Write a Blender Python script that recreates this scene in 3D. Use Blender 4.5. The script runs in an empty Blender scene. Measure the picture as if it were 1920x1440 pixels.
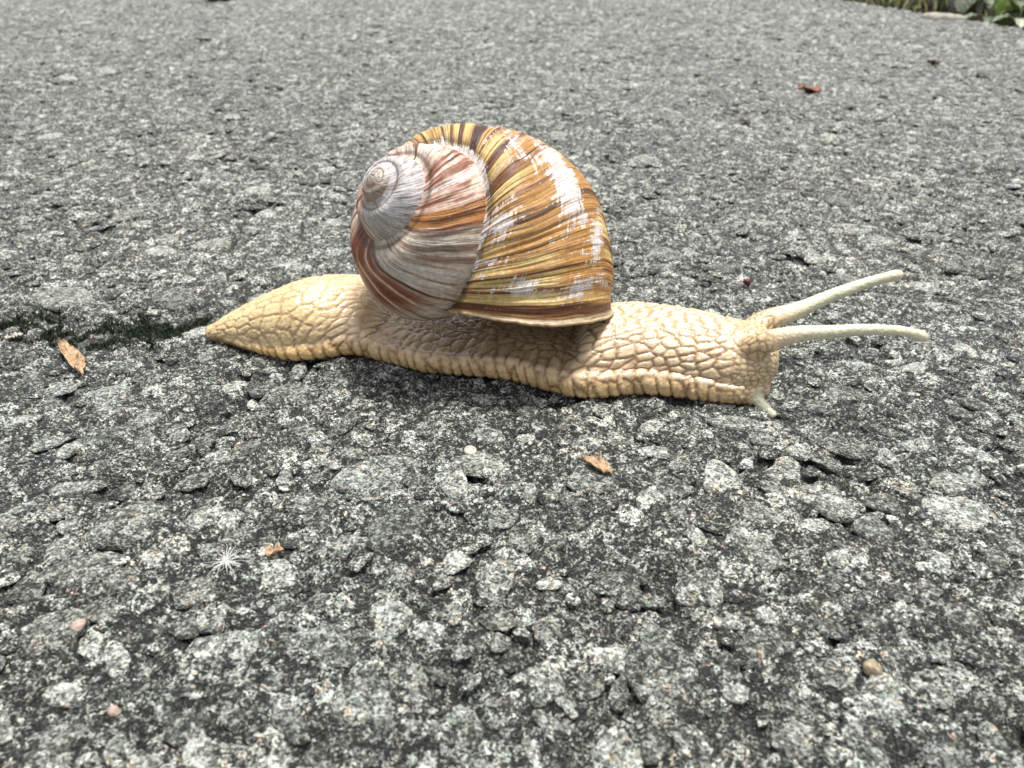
import bpy, math, random
import numpy as np
from mathutils import Vector, Matrix

# ------------------------------------------------------------------ camera, sky, sun, exposure
scene = bpy.context.scene
FPX, HORIZON, CAM_H = 1400.0, -150.0, 60.0          # pixels of the 1920-wide photo; millimetres
PITCH = math.atan((720 - HORIZON) / FPX)
cam_data = bpy.data.cameras.new("camera")
cam = bpy.data.objects.new("camera", cam_data)
scene.collection.objects.link(cam)
scene.camera = cam
cam.location = (0, 0, CAM_H / 1000)
cam.rotation_euler = (math.pi / 2 - PITCH, 0, 0)
cam_data.sensor_width = 36
cam_data.lens = 36 * FPX / 1920
cam_data.clip_start = 0.004
cam_data.clip_end = 400
cam_data.dof.use_dof = True
cam_data.dof.focus_distance = 0.104
cam_data.dof.aperture_fstop = 50

SUN_EL, SUN_AZ = math.radians(77), math.radians(38)   # azimuth from +Y (behind the snail) towards +X
world = bpy.data.worlds.new("World")
scene.world = world
world.use_nodes = True
wn = world.node_tree
bg = wn.nodes["Background"]
sky = wn.nodes.new("ShaderNodeTexSky")
sky.sky_type = 'NISHITA'
sky.sun_disc = False
sky.sun_elevation = SUN_EL
sky.sun_rotation = SUN_AZ
sky.dust_density = 3.0
hs = wn.nodes.new("ShaderNodeHueSaturation")           # a bright overcast sky is nearly neutral
hs.inputs["Saturation"].default_value = 0.22
wn.links.new(sky.outputs[0], hs.inputs["Color"])
wn.links.new(hs.outputs[0], bg.inputs["Color"])
bg.inputs["Strength"].default_value = 0.05
sun_data = bpy.data.lights.new("sun", 'SUN')
sun_data.energy = 1.5
sun_data.angle = math.radians(14)
sun_data.color = (1.0, 0.965, 0.91)
sun = bpy.data.objects.new("sun", sun_data)
scene.collection.objects.link(sun)
sun.rotation_euler = Vector((math.cos(SUN_EL) * math.sin(SUN_AZ), math.cos(SUN_EL) * math.cos(SUN_AZ), math.sin(SUN_EL))).to_track_quat('Z', 'Y').to_euler()
vs = scene.view_settings
vs.view_transform = 'Standard'
vs.look = 'None'
vs.gamma = 1
vs.use_curve_mapping = False
vs.exposure = 1.9

# ------------------------------------------------------------------ helpers
rng = np.random.default_rng(7)
FWD = np.array([0, math.cos(PITCH), -math.sin(PITCH)])
UP = np.array([0, math.sin(PITCH), math.cos(PITCH)])
EYE = np.array([0, 0, CAM_H])
def proj(P):
    d = np.asarray(P, float) - EYE
    z = d @ FWD
    return np.stack([960 + FPX * d[..., 0] / z, 720 - FPX * (d @ UP) / z], -1)
def ray(px, py):
    px = np.asarray(px, float); py = np.asarray(py, float)
    return FWD + ((px - 960) / FPX)[..., None] * np.array([1., 0, 0]) + ((720 - py) / FPX)[..., None] * UP
def ground(px, py, z=0.0):
    r = ray(px, py)
    return EYE + ((z - CAM_H) / r[..., 2])[..., None] * r
def at_y(px, py, y):
    r = ray(px, py)
    return EYE + (y / r[..., 1])[..., None] * r

def h2(ix, iy, seed):
    a = (ix.astype(np.int64) * 374761393 + iy.astype(np.int64) * 668265263 + seed * 1442695041) & 0xFFFFFFFF
    a = ((a ^ (a >> 13)) * 1274126177) & 0xFFFFFFFF
    a = ((a ^ (a >> 16)) * 2246822519) & 0xFFFFFFFF
    return ((a ^ (a >> 15)) & 0xFFFFFF) / float(0x1000000)
def vnoise(x, y, seed=0):
    ix = np.floor(x); iy = np.floor(y); fx = x - ix; fy = y - iy
    fx = fx * fx * (3 - 2 * fx); fy = fy * fy * (3 - 2 * fy)
    ix = ix.astype(np.int64); iy = iy.astype(np.int64)
    a = h2(ix, iy, seed); b = h2(ix + 1, iy, seed); c = h2(ix, iy + 1, seed); d = h2(ix + 1, iy + 1, seed)
    return (a + (b - a) * fx) * (1 - fy) + (c + (d - c) * fx) * fy - 0.5
def fbm(x, y, seed=0, octs=3):
    r = 0; a = 1.0
    for o in range(octs):
        r = r + a * vnoise(x * 2 ** o + 17.3 * o, y * 2 ** o - 9.1 * o, seed + o)
        a *= 0.5
    return r
def worley(x, y, seed=0, jit=0.9):
    ix = np.floor(x).astype(np.int64); iy = np.floor(y).astype(np.int64)
    f1 = np.full(x.shape, 9.0); f2 = np.full(x.shape, 9.0); rid = np.zeros(x.shape)
    for dx in (-1, 0, 1):
        for dy in (-1, 0, 1):
            cx = ix + dx; cy = iy + dy
            qx = cx + 0.5 + jit * (h2(cx, cy, seed) - .5); qy = cy + 0.5 + jit * (h2(cx, cy, seed + 91) - .5)
            d = np.hypot(x - qx, y - qy)
            n = d < f1
            f2 = np.where(n, f1, np.minimum(f2, d))
            rid = np.where(n, h2(cx, cy, seed + 173), rid)
            f1 = np.where(n, d, f1)
    return f1, f2, rid
def smooth(a, b, x):
    t = np.clip((x - a) / (b - a), 0, 1)
    return t * t * (3 - 2 * t)

def link(o):
    scene.collection.objects.link(o)
    return o
def new_mesh(name, V, F, mat=None, smooth_shade=True, attrs=None, mm=True):
    """V (n,3) in mm, F (m,k) index array with constant k, or a list of index tuples"""
    me = bpy.data.meshes.new(name)
    V = np.asarray(V, np.float32) * (0.001 if mm else 1.0)
    if isinstance(F, np.ndarray):
        k = F.shape[1]
        me.vertices.add(len(V)); me.vertices.foreach_set("co", V.ravel())
        me.loops.add(F.size); me.loops.foreach_set("vertex_index", F.ravel().astype(np.int32))
        me.polygons.add(len(F)); me.polygons.foreach_set("loop_start", np.arange(0, F.size, k, dtype=np.int32))
        me.update(calc_edges=True)
    else:
        me.from_pydata([tuple(map(float, v)) for v in V], [], [tuple(int(i) for i in f) for f in F])
        me.update()
    me.polygons.foreach_set("use_smooth", np.full(len(me.polygons), smooth_shade, dtype=bool))
    for an, (typ, data) in (attrs or {}).items():
        at = me.attributes.new(an, typ, 'POINT')
        key = {'FLOAT': 'value', 'FLOAT_VECTOR': 'vector', 'FLOAT_COLOR': 'color'}[typ]
        at.data.foreach_set(key, np.asarray(data, np.float32).ravel())
    if mat: me.materials.append(mat)
    me.validate()
    return me
def add(name, me, parent=None, loc=(0, 0, 0), rot=(0, 0, 0), label=None, cat=None, group=None, kind=None):
    o = link(bpy.data.objects.new(name, me))
    o.location = loc; o.rotation_euler = rot
    if parent is not None: o.parent = parent
    if label: o["label"] = label
    if cat: o["category"] = cat
    if group: o["group"] = group
    if kind: o["kind"] = kind
    return o
def grid_faces(nr, nc, wrap=False):
    i = np.arange(nr - 1)[:, None]; j = np.arange(nc if wrap else nc - 1)[None]
    j2 = (j + 1) % nc
    return np.stack([i * nc + j, i * nc + j2, (i + 1) * nc + j2, (i + 1) * nc + j], -1).reshape(-1, 4)
def tube(path, rad, seg=12, cap=True):
    path = np.asarray(path, float); n = len(path); rad = np.broadcast_to(np.asarray(rad, float), (n,))
    T = np.gradient(path, axis=0); T /= np.linalg.norm(T, axis=1)[:, None]
    ref = np.array([0, 0, 1.]) if abs(T[0, 2]) < .9 else np.array([1., 0, 0])
    V = []
    for k in range(n):
        a = np.cross(T[k], ref); a /= np.linalg.norm(a); b = np.cross(a, T[k]); ref = b
        ang = np.linspace(0, 2 * np.pi, seg, endpoint=False)
        V.append(path[k] + rad[k] * (np.cos(ang)[:, None] * a + np.sin(ang)[:, None] * b))
    V = np.concatenate(V)
    F = [tuple(f) for f in grid_faces(n, seg, True)]
    if cap:
        F.append(tuple(range(seg - 1, -1, -1))); F.append(tuple(range((n - 1) * seg, n * seg)))
    return V, F
def spline(P, n):
    P = np.asarray(P, float); k = len(P)
    d = np.r_[0, np.cumsum(np.linalg.norm(np.diff(P, axis=0), axis=1))]
    m = np.gradient(P, d, axis=0)
    t = np.linspace(0, d[-1], n); i = np.clip(np.searchsorted(d, t, 'right') - 1, 0, k - 2)
    h = (d[i + 1] - d[i])[:, None]; u = ((t - d[i]) / (d[i + 1] - d[i]))[:, None]
    return ((2 * u**3 - 3 * u**2 + 1) * P[i] + (u**3 - 2 * u**2 + u) * h * m[i] + (-2 * u**3 + 3 * u**2) * P[i + 1] + (u**3 - u**2) * h * m[i + 1])

# ------------------------------------------------------------------ material helpers
class NT:
    def __init__(s, name):
        s.mat = bpy.data.materials.new(name); s.mat.use_nodes = True
        s.t = s.mat.node_tree; s.b = s.t.nodes["Principled BSDF"]
    def n(s, typ, **kw):
        nd = s.t.nodes.new(typ)
        for k, v in kw.items():
            if k.startswith("i_"):
                nd.inputs[k[2:].replace("__", " ")].default_value = v
            else: setattr(nd, k, v)
        return nd
    def l(s, a, b): s.t.links.new(a, b)
    def attr(s, name, out="Fac"): return s.n("ShaderNodeAttribute", attribute_name=name).outputs[out]
    def pos(s): return s.n("ShaderNodeNewGeometry").outputs["Position"]
    def noise(s, vec, scale, detail=3, rough=.55, out="Fac"):
        nd = s.n("ShaderNodeTexNoise", i_Scale=scale, i_Detail=detail, i_Roughness=rough); s.l(vec, nd.inputs["Vector"]); return nd.outputs[out]
    def voro(s, vec, scale, out="Distance", feature='F1'):
        nd = s.n("ShaderNodeTexVoronoi", feature=feature, i_Scale=scale); s.l(vec, nd.inputs["Vector"]); return nd.outputs[out]
    def ramp(s, fac, stops, interp='LINEAR'):
        nd = s.n("ShaderNodeValToRGB"); cr = nd.color_ramp; cr.interpolation = interp
        while len(cr.elements) < len(stops): cr.elements.new(0.5)
        for e, (p, c) in zip(cr.elements, stops):
            e.position = p; e.color = (c, c, c, 1) if not hasattr(c, '__len__') else (*c, 1)
        s.l(fac, nd.inputs["Fac"]); return nd.outputs["Color"]
    def math(s, op, a, b=None, clamp=False):
        nd = s.n("ShaderNodeMath", operation=op, use_clamp=clamp)
        for k, v in enumerate((a, b)):
            if v is None: continue
            if isinstance(v, (int, float)): nd.inputs[k].default_value = v
            else: s.l(v, nd.inputs[k])
        return nd.outputs[0]
    def mix(s, fac, a, b, mode='MIX'):
        nd = s.n("ShaderNodeMix", data_type='RGBA', blend_type=mode)
        for k, v in ((0, fac), (6, a), (7, b)):
            if isinstance(v, (int, float)): nd.inputs[k].default_value = v if k == 0 else (v, v, v, 1)
            elif isinstance(v, (tuple, list)): nd.inputs[k].default_value = (*v, 1)
            else: s.l(v, nd.inputs[k])
        return nd.outputs[2]
    def bump(s, h, dist, strength=1.0, prev=None):
        nd = s.n("ShaderNodeBump"); nd.inputs["Distance"].default_value = dist; nd.inputs["Strength"].default_value = strength
        s.l(h, nd.inputs["Height"])
        if prev is not None: s.l(prev, nd.inputs["Normal"])
        return nd.outputs[0]
    def done(s, color=None, rough=None, normal=None, **kw):
        for k, v in (("Base Color", color), ("Roughness", rough), ("Normal", normal)):
            if v is None: continue
            if isinstance(v, (int, float)): s.b.inputs[k].default_value = v
            elif isinstance(v, tuple): s.b.inputs[k].default_value = (*v, 1)
            else: s.l(v, s.b.inputs[k])
        for k, v in kw.items():
            s.b.inputs[k.replace("_", " ")].default_value = v
        return s.mat

def asphalt_material(name, source):
    """one gritty mineral shader; the pigment level comes from a vertex attribute or from the object's own random number"""
    m = NT(name); P = m.pos()
    if source == 'object':
        r = m.n("ShaderNodeObjectInfo").outputs["Random"]
        tint = m.math('ADD', m.math('MULTIPLY', m.math('POWER', r, 1.5), 0.30), 0.40)
    else:
        tint = m.attr("tint")
    # fine mineral grains: every cell of a small voronoi has its own level
    c1 = m.n("ShaderNodeSeparateColor"); m.l(m.voro(P, 4200, "Color"), c1.inputs[0])
    c2 = m.n("ShaderNodeSeparateColor"); m.l(m.voro(P, 1600, "Color"), c2.inputs[0])
    grain = m.math('ADD', m.math('MULTIPLY', c1.outputs[0], 0.60), m.math('MULTIPLY', c2.outputs[0], 0.40))
    grain = m.math('SUBTRACT', grain, 0.5)
    mid = m.math('SUBTRACT', m.noise(P, 420, 4, .7), 0.5)
    lvl = m.math('ADD', tint, m.math('ADD', m.math('MULTIPLY', grain, 0.85 if source == 'object' else 1.35), m.math('MULTIPLY', mid, 0.42)), True)
    col = m.ramp(lvl, [(0.0, (.008, .008, .008)), (.22, (.024, .026, .023)), (.38, (.080, .084, .076)), (.56, (.24, .245, .23)), (.74, (.47, .472, .45)), (1, (.86, .86, .83))])
    # hue wanders: greenish, bluish, rusty grains
    hue = m.ramp(c2.outputs[1], [(0, (.92, 1.03, .97)), (.3, (1, 1, .97)), (.6, (.95, 1.0, 1.04)), (.90, (1.02, 1, .96)), (.97, (1.08, .98, .88)), (1, (1.18, .95, .78))])
    col = m.mix(1.0, col, hue, 'MULTIPLY')
    dust = m.ramp(m.noise(P, 16, 3, .6), [(.42, (.93, .95, .92)), (.62, (1.08, 1.06, 1.0))])
    col = m.mix(1.0, col, dust, 'MULTIPLY')
    hgt = m.math('ADD', m.noise(P, 1900, 5, .75), m.math('MULTIPLY', m.voro(P, 3600), 0.6))
    nrm = m.bump(hgt, 0.0006, 1.0)
    return m.done(col, 0.5, nrm, Specular_IOR_Level=0.7)
MAT_ROAD = asphalt_material("asphalt", 'attr')
MAT_STONE = asphalt_material("asphalt_stone", 'object')

# ------------------------------------------------------------------ the road: relief with grains, pits and undulation
EDGE_X, EDGE_K = 297.0, 0.195              # right-hand edge of the path: x = EDGE_X + (739 - y) * EDGE_K
def edge_dist(x, y):                       # > 0 beyond the edge
    return x - (EDGE_X + (739 - y) * EDGE_K + 5 * fbm(y / 60, y * 0 + 3, 5) + 2.5 * fbm(y / 9, y * 0, 6))
def moss_mask(x, y):
    a = -.25; cx, cy = -66, 114.5
    u = (x - cx) * math.cos(a) - (y - cy) * math.sin(a); v = (x - cx) * math.sin(a) + (y - cy) * math.cos(a)
    m1 = np.exp(-((u / 12) ** 2 + (v / 5.5) ** 2)); m2 = np.exp(-(((x + 87) / 9) ** 2 + ((y - 117) / 3) ** 2)) * .7
    return np.clip((m1 + m2) * (1 + 1.1 * fbm(x / 5, y / 5, 14, 2)), 0, 1)
def broad(x, y):
    b = 1.5 * fbm(x / 45, y / 45, 11, 2) + 0.8 * fbm(x / 14, y / 14, 12, 2)
    near = np.exp(-(((x + 5) / 60) ** 2 + ((y - 102) / 16) ** 2))           # the snail's sole follows the ground: keep it level there
    return b * (1 - .85 * near) - 1.1 * moss_mask(x, y)
def relief(x, y):
    wx = x + 0.9 * fbm(x / 1.7, y / 1.7, 21, 2); wy = y + 0.9 * fbm(x / 1.7, y / 1.7, 22, 2)
    f1, f2, r1 = worley(wx / 3.1, wy / 3.1, 31)
    rad = .30 + .28 * ((r1 * 7.13) % 1)
    d1 = np.sqrt(np.clip(1 - (f1 / rad) ** 2, 0, 1)); on1 = (r1 > .35)
    g1, g2, r2 = worley(wx / 1.15 + 40, wy / 1.15, 33)
    d2 = np.sqrt(np.clip(1 - (g1 / (.36 + .22 * ((r2 * 5.7) % 1))) ** 2, 0, 1)); on2 = (r2 > .3)
    k1, k2, r3 = worley(x / .48, y / .48 + 7, 35)
    d3 = np.sqrt(np.clip(1 - (k1 / .5) ** 2, 0, 1))
    z = -0.30 + 0.55 * d1 * on1 * (.5 + r1 * .6) + 0.34 * d2 * on2 + 0.15 * d3 * (r3 > .35) + 0.5 * fbm(x / 3.5, y / 3.5, 41, 3) + .10 * fbm(x / .3, y / .3, 45, 2)
    pit = smooth(.16, .42, fbm(x / 5.5, y / 5.5, 51, 3))
    z = z - 1.0 * pit
    t = .22 + .06 * fbm(x / 8, y / 8, 55, 2)
    t = np.where(on2 & (d2 > .25), .20 + .42 * ((r2 * 13.7) % 1) ** 1.6, t)
    t = np.where(on1 & (d1 > .25), .26 + .42 * ((r1 * 17.1) % 1) ** 1.3, t)
    t = t - .10 * pit
    return z, t
# rows of the sheet get sparser with distance, as far as the relief can be seen
ang = np.linspace(math.radians(63), math.radians(4.2), 800)
ys = CAM_H / np.tan(ang)
ys = np.r_[[-4000, -1200, -400, -150, -60, -20, 5, 18], ys[ys > 24], [860, 960, 1150, 1500, 2200, 4000, 9000]]
half = np.maximum(72 + .74 * ys, 70)
ts = np.linspace(-1.0, 1.0, 920)
XS = half[:, None] * ts[None]
far_l = np.stack([np.full(len(ys), q) for q in (-9000., -3000., -1200.)], 1); far_l = np.minimum(far_l, XS[:, :1] * np.array([[3.0, 2.0, 1.4]]))
far_r = np.stack([np.full(len(ys), q) for q in (1200., 3000., 9000.)], 1); far_r = np.maximum(far_r, XS[:, -1:] * np.array([[1.4, 2.0, 3.0]]))
XS = np.concatenate([far_l, XS, far_r], 1)
YS = np.broadcast_to(ys[:, None], XS.shape).copy()
jx = (h2(np.arange(XS.size).reshape(XS.shape), np.zeros(XS.shape, np.int64), 3) - .5)
z, t = relief(XS, YS)
ed = edge_dist(XS, YS)
z = z * np.where(ed > -3, .6, 1) + broad(XS, YS) - 26 * smooth(0, 9, ed) - 1.2 * smooth(-10, 0, ed)
coarse = np.zeros(XS.shape, bool); coarse[:, :3] = coarse[:, -3:] = True; coarse[:8] = coarse[-7:] = True
z = np.where(coarse & (ed < -12), 0.0, z); t = np.where(coarse, .33, t)      # far outside: no relief to resolve, the shader's grain takes over
rim_ = np.clip(np.abs(XS) / half[:, None], 0, 1); rim_ = smooth(.90, 1.0, rim_); rim_ = np.maximum(rim_, smooth(730 * 1.08, 855, YS))
z = np.where(ed < -12, z * (1 - rim_), z); t = t * (1 - rim_) + .33 * rim_
ms = moss_mask(XS, YS)
t = t * (1 - .6 * ms)
road_mesh = new_mesh("road", np.stack([XS, YS, z], -1).reshape(-1, 3), grid_faces(*XS.shape), MAT_ROAD, True, {"tint": ('FLOAT', t)})
road = add("road", road_mesh, kind="structure", label="grey worn asphalt path with embedded stone chips")

# stones of the asphalt -----------------------------------------------------------
def stone_mesh(seed, seg, rings):
    """unit stone: irregular outline, worn flat top, foot sunk into the binder"""
    r = np.random.default_rng(seed)
    a = np.linspace(0, 2 * np.pi, seg, endpoint=False) + r.normal(0, .12 * 6.28 / seg, seg)
    el = r.uniform(.62, .95)
    rad = 1 + .13 * np.sin(2 * a + r.uniform(0, 6)) + .10 * np.sin(3 * a + r.uniform(0, 6)) + r.normal(0, .075, seg)
    prof = [(1.02, -.42), (1.0, .0), (.90, .14), (.58, .20)] if rings == 4 else [(1.02, -.35), (.95, .05), (.62, .17)]
    V = []
    for q, (k, h) in enumerate(prof):
        jit = r.normal(0, .03, seg) if q else 0
        V.append(np.stack([rad * (k + jit) * np.cos(a), el * rad * (k + jit) * np.sin(a), h + r.normal(0, .028, seg)], -1))
    V.append(np.array([[0, 0, .21 + r.normal(0, .02)]])); V = np.concatenate(V)
    F = []
    for q in range(len(prof) - 1):
        for j in range(seg):
            j2 = (j + 1) % seg; F += [(q * seg + j, q * seg + j2, (q + 1) * seg + j2, (q + 1) * seg + j)]
    c = len(prof) * seg; q = (len(prof) - 1) * seg
    F += [(q + j, q + (j + 1) % seg, c) for j in range(seg)]
    return V, F
manual = [  # photo pixel, half length px, half width px, turn in degrees
    (1245, 1265, 78, 58, -35), (1545, 1170, 40, 28, -20), (540, 742, 46, 22, 5), (748, 880, 46, 22, -10), (690, 905, 60, 34, 8), (1165, 1098, 46, 32, -20),
    (1310, 1105, 52, 26, -30), (1550, 938, 50, 32, -15), (165, 1075, 60, 46, 20), (100, 1190, 66, 44, 10), (612, 1215, 66, 44, -5), (765, 1285, 46, 32, -30),
    (690, 1330, 66, 54, 0), (345, 1375, 34, 36, 40), (935, 1160, 30, 32, 0), (1580, 838, 62, 20, -35), (205, 742, 36, 24, 0), (1380, 800, 40, 16, 0),
    (95, 1400, 66, 36, 15), (1500, 1392, 40, 52, 10), (1620, 1400, 46, 40, -40), (1020, 1275, 40, 30, 0), (1560, 1270, 36, 40, 20), (860, 1360, 40, 34, 0),
    (1800, 960, 60, 38, -30), (1130, 640, 30, 14, 0), (240, 400, 28, 10, 0), (395, 455, 30, 12, 0), (365, 300, 20, 8, 0), (665, 257, 13, 6, 0), (1210, 300, 24, 8, 0),
    (1500, 330, 20, 7, 0), (1590, 430, 30, 10, -10), (1240, 480, 34, 12, 0), (1600, 520, 40, 16, -10), (120, 560, 60, 20, 10), (330, 560, 44, 18, 0), (300, 470, 30, 10, 0)]
stones = []
for px, py, a, b, rot in manual:
    g = ground(px, py); sc = FPX / ((g - EYE) @ FWD)
    dep = math.sin(math.atan2(CAM_H, g[1]))
    stones.append((g[0], g[1], a / sc, min(b / sc / dep, a / sc * 1.1), math.radians(rot)))
cells = {}
def free(x, y, r):
    c = 7.0; i0, j0 = int(x // c), int(y // c)
    for i in range(i0 - 1, i0 + 2):
        for j in range(j0 - 1, j0 + 2):
            for (qx, qy, qr) in cells.get((i, j), ()):
                if (x - qx) ** 2 + (y - qy) ** 2 < (.86 * (r + qr)) ** 2: return False
    cells.setdefault((i0, j0), []).append((x, y, r)); return True
for q in stones: free(q[0], q[1], max(q[2], q[3]) * .8)
rr = random.Random(5)
def try_stone(x, y, r):
    if x > EDGE_X + (739 - y) * EDGE_K - 4 or moss_mask(np.array(x), np.array(y)) > .35: return
    if free(x, y, r):
        stones.append((x, y, r * rr.uniform(.95, 1.15), r * rr.uniform(.7, 1.0), rr.uniform(0, 6.28)))
for k in range(30000):
    u = rr.random(); y = 26 + 760 * u ** 1.35; hw = 66 + .70 * y
    r = min(4.2, 1.15 * math.exp(rr.gauss(0, .48)) + .25) * (1 + .25 * smooth(200, 600, y))
    try_stone(rr.uniform(-hw, hw), y, float(r))
S = np.array(stones); sx, sy = S[:, 0], S[:, 1]
base = broad(sx, sy)
dist = np.sqrt(sx ** 2 + sy ** 2 + CAM_H ** 2)
pp = proj(np.stack([sx, sy, base], -1))
seen = (pp[:, 0] > -30) & (pp[:, 0] < 1950) & (pp[:, 1] > -10) & (pp[:, 1] < 1480)
size = np.sqrt(S[:, 2] * S[:, 3]) / dist * seen
order = np.argsort(-size)
protos = [new_mesh("stone", *stone_mesh(100 + k, 16, 4), mat=MAT_STONE) for k in range(14)]
big = order[:300]
for k, i in enumerate(big):
    a, b = S[i, 2], S[i, 3]
    hh = min(a, b)
    o = bpy.data.objects.new("stone", protos[(k * 5) % 14]); link(o); o.parent = road
    o.location = (sx[i] / 1000, sy[i] / 1000, (base[i] + rr.uniform(-.05, .2)) / 1000)
    o.scale = (a, b * 1.15, hh * rr.uniform(.35, .62)); o.rotation_euler = (rr.gauss(0, .05), rr.gauss(0, .05), S[i, 4])
lowp = [stone_mesh(300 + k, 9, 3) for k in range(24)]
VV, FF, TT, off = [], [], [], 0
for i in order[300:]:
    V, F = lowp[rr.randrange(24)]
    c, s = math.cos(S[i, 4]), math.sin(S[i, 4]); a, b = S[i, 2], S[i, 3]
    X = V[:, 0] * a; Y = V[:, 1] * b * 1.15
    tx, ty = rr.gauss(0, .07), rr.gauss(0, .07)
    Z = V[:, 2] * min(a, b) * rr.uniform(.4, .8) + base[i] + rr.uniform(-.1, .2) + tx * X + ty * Y
    VV.append(np.stack([sx[i] + c * X - s * Y, sy[i] + s * X + c * Y, Z], -1))
    FF += [tuple(q + off for q in f) for f in F]; off += len(V)
    TT.append(np.full(len(V), .25 + .42 * rr.random() ** 1.5))
chips_mesh = new_mesh("stone_chips", np.concatenate(VV), FF, MAT_ROAD, True, {"tint": ('FLOAT', np.concatenate(TT))})
add("stone_chips", chips_mesh, road, kind="stuff", label="small pale stone chips set in the asphalt")

# ------------------------------------------------------------------ the snail
# ---- shell: one dextral helicospiral tube, growth lines as relief
PHN = 168
SH = dict(k=9.06055409e-02, rv=np.array([9.17188846e-01, 1.31979428e-03, -1.58530642e+00]), A=np.array([-19.596, 99.060, 32.139]),
          rc=7.7327, wc=28.036, a=16.153, b=17.927, ti=0.637995249, drop=6.577, o1=-0.456697531, o2=0.745931876, k2=-0.0980909063)
def rotm(v):
    a = np.linalg.norm(v); k = v / a
    K = np.array([[0, -k[2], k[1]], [k[2], 0, -k[0]], [-k[1], k[0], 0]])
    return np.eye(3) + math.sin(a) * K + (1 - math.cos(a)) * K @ K
SHR = rotm(SH['rv'])
lip_cols = {0: -.03, 1: -.05, 2: -.07, 3: -.06, 4: -.01, 5: .06, 6: .10, 8: .10, 11: .08, 12: .06, 14: -.04, 16: -.13, 19: -.16, 22: -.16, 25: -.2, 28: -.25, 31: -.42, 34: -.36, 36: -.25, 38: -.15, 39: -.10, 40: -.05, 41: -.01, 42: .01, 43: .03, 45: .03, 46: .02, 47: .0}
phv = np.linspace(0, 2 * np.pi, PHN, endpoint=False)
colv = phv / (2 * np.pi) * 48
lk = sorted(lip_cols)
lip = np.interp(colv, lk + [48], [lip_cols[q] for q in lk] + [lip_cols[0]])
def shell_point(th, ph, lift=0.0, flare=0.0):
    """th <= 0 from the lip back towards the apex; ph round the whorl section; millimetres"""
    tho = th + SH['o1'] * np.cos(ph) + SH['o2'] * np.sin(ph)
    s = np.exp(SH['k'] * tho + SH['k2'] * tho * tho * .01)
    ca, sa = np.cos(SH['ti']), np.sin(SH['ti'])
    ra = 1 + lift / 15.4 / np.maximum(s, .05) + flare
    x = SH['a'] * np.cos(ph) * ra; y = SH['b'] * np.sin(ph) * ra
    rho = SH['rc'] + x * ca - y * sa; w = -SH['wc'] + x * sa + y * ca
    L = np.stack([rho * s * np.cos(-tho), rho * s * np.sin(-tho), w * s - SH['drop'] * np.exp(2.0 * np.minimum(tho, .9)) - 1.5 * np.exp(-(s / .13) ** 2)], -1)
    return L @ SHR.T + SH['A']
NTH = 1500
u = np.linspace(0, 1, NTH)
g_lin = (1 - u) * math.exp(SH['k'] * -2 * math.pi * 4.6 * 1.6) + u         # even steps of arc length along the coil
th0 = np.log(g_lin) / (SH['k'] * 1.6)
G_LEN = 150.0                                                              # mm of growth from apex to lip, roughly
TH = th0[:, None] + lip[None] * np.exp(th0[:, None] * 3)
PHG = np.broadcast_to(phv[None], TH.shape)
gm = np.broadcast_to((g_lin * G_LEN)[:, None], TH.shape)
turn = np.broadcast_to((-th0 / (2 * np.pi))[:, None], TH.shape)
vc = np.broadcast_to((((colv + 24) % 48) - 24)[None], TH.shape)
# growth wrinkles: ridges across the whorl, uneven and wavering
wav = gm + .5 * fbm(vc / 3.0, gm / 6.0, 61, 2)
ridge = .55 * vnoise(wav / .62, vc * .10, 62) + .5 * vnoise(wav / 1.5, vc * .08 + 5, 63) + .5 * vnoise(wav / 3.6, vc * .05, 64) + .25 * vnoise(wav / .3, vc * .3, 66)
amp = .26 * smooth(2.9, 1.2, turn) * (1 + .6 * smooth(.5, 0, turn)) + .03
lift = ridge * amp + .25 * fbm(vc / 2.2, gm / 9, 65, 2) * smooth(2.5, .6, turn)
flare = .055 * np.exp(th0 / .05)[:, None] + .0 * TH
# the suture: each whorl swells a little before it dips under the edge of the next
ex = SH['a'] * np.cos(phv); ey = SH['b'] * np.sin(phv)
c_s = colv[np.argmin(np.hypot(SH['rc'] + ex * math.cos(SH['ti']) - ey * math.sin(SH['ti']) - 13.545, -SH['wc'] + ex * math.sin(SH['ti']) + ey * math.cos(SH['ti']) + 12.705))]
c_s = c_s - 48 if c_s > 24 else c_s
s_loc = np.exp(SH['k'] * TH + SH['k2'] * TH * TH * .01)
swell = .85 * np.exp(-((vc - (c_s - 1.9)) / 1.5) ** 2) - .9 * np.exp(-((vc - (c_s + .5)) / .9) ** 2)
lift = lift + swell * s_loc * smooth(0, .06, turn)
SV = shell_point(TH, PHG, lift, flare)
# pigment ---------------------------------------------------------------------
def lerp(a, b, m): return a * (1 - m[..., None]) + np.asarray(b) * m[..., None]
n1 = fbm(gm / 5, vc / 3.2, 71, 3); n2 = fbm(gm / 1.1, vc / 2.0, 72, 3); n3 = vnoise(wav / .45, vc * .12, 73) + .6 * vnoise(wav / 1.1, vc * .08, 74)
fleck = fbm(gm / .5, vc / .35, 75, 2)
turnj = turn + .006 * fbm(vc / 1.5, gm / 3, 78, 2)
colr = np.empty(TH.shape + (3,)); colr[:] = (.44, .22, .055)
# last whorl: golden horn with dark brown and straw streaks
colr = lerp(colr, (.66, .47, .18), smooth(-.02, .40, .8 * n1 + .6 * n3))
colr = lerp(colr, (.14, .042, .012), smooth(.10, .34, -n3 + .35 * n1 + .14 * smooth(.2, .08, turn)) * .92)
colr = lerp(colr, (.045, .014, .006), smooth(.30, .55, -n3 - .3 * n2) * .95)
olive = smooth(-7, -10, vc) * smooth(.3, .1, turn)
colr = lerp(colr, (.34, .25, .07), olive * .5)
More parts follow.
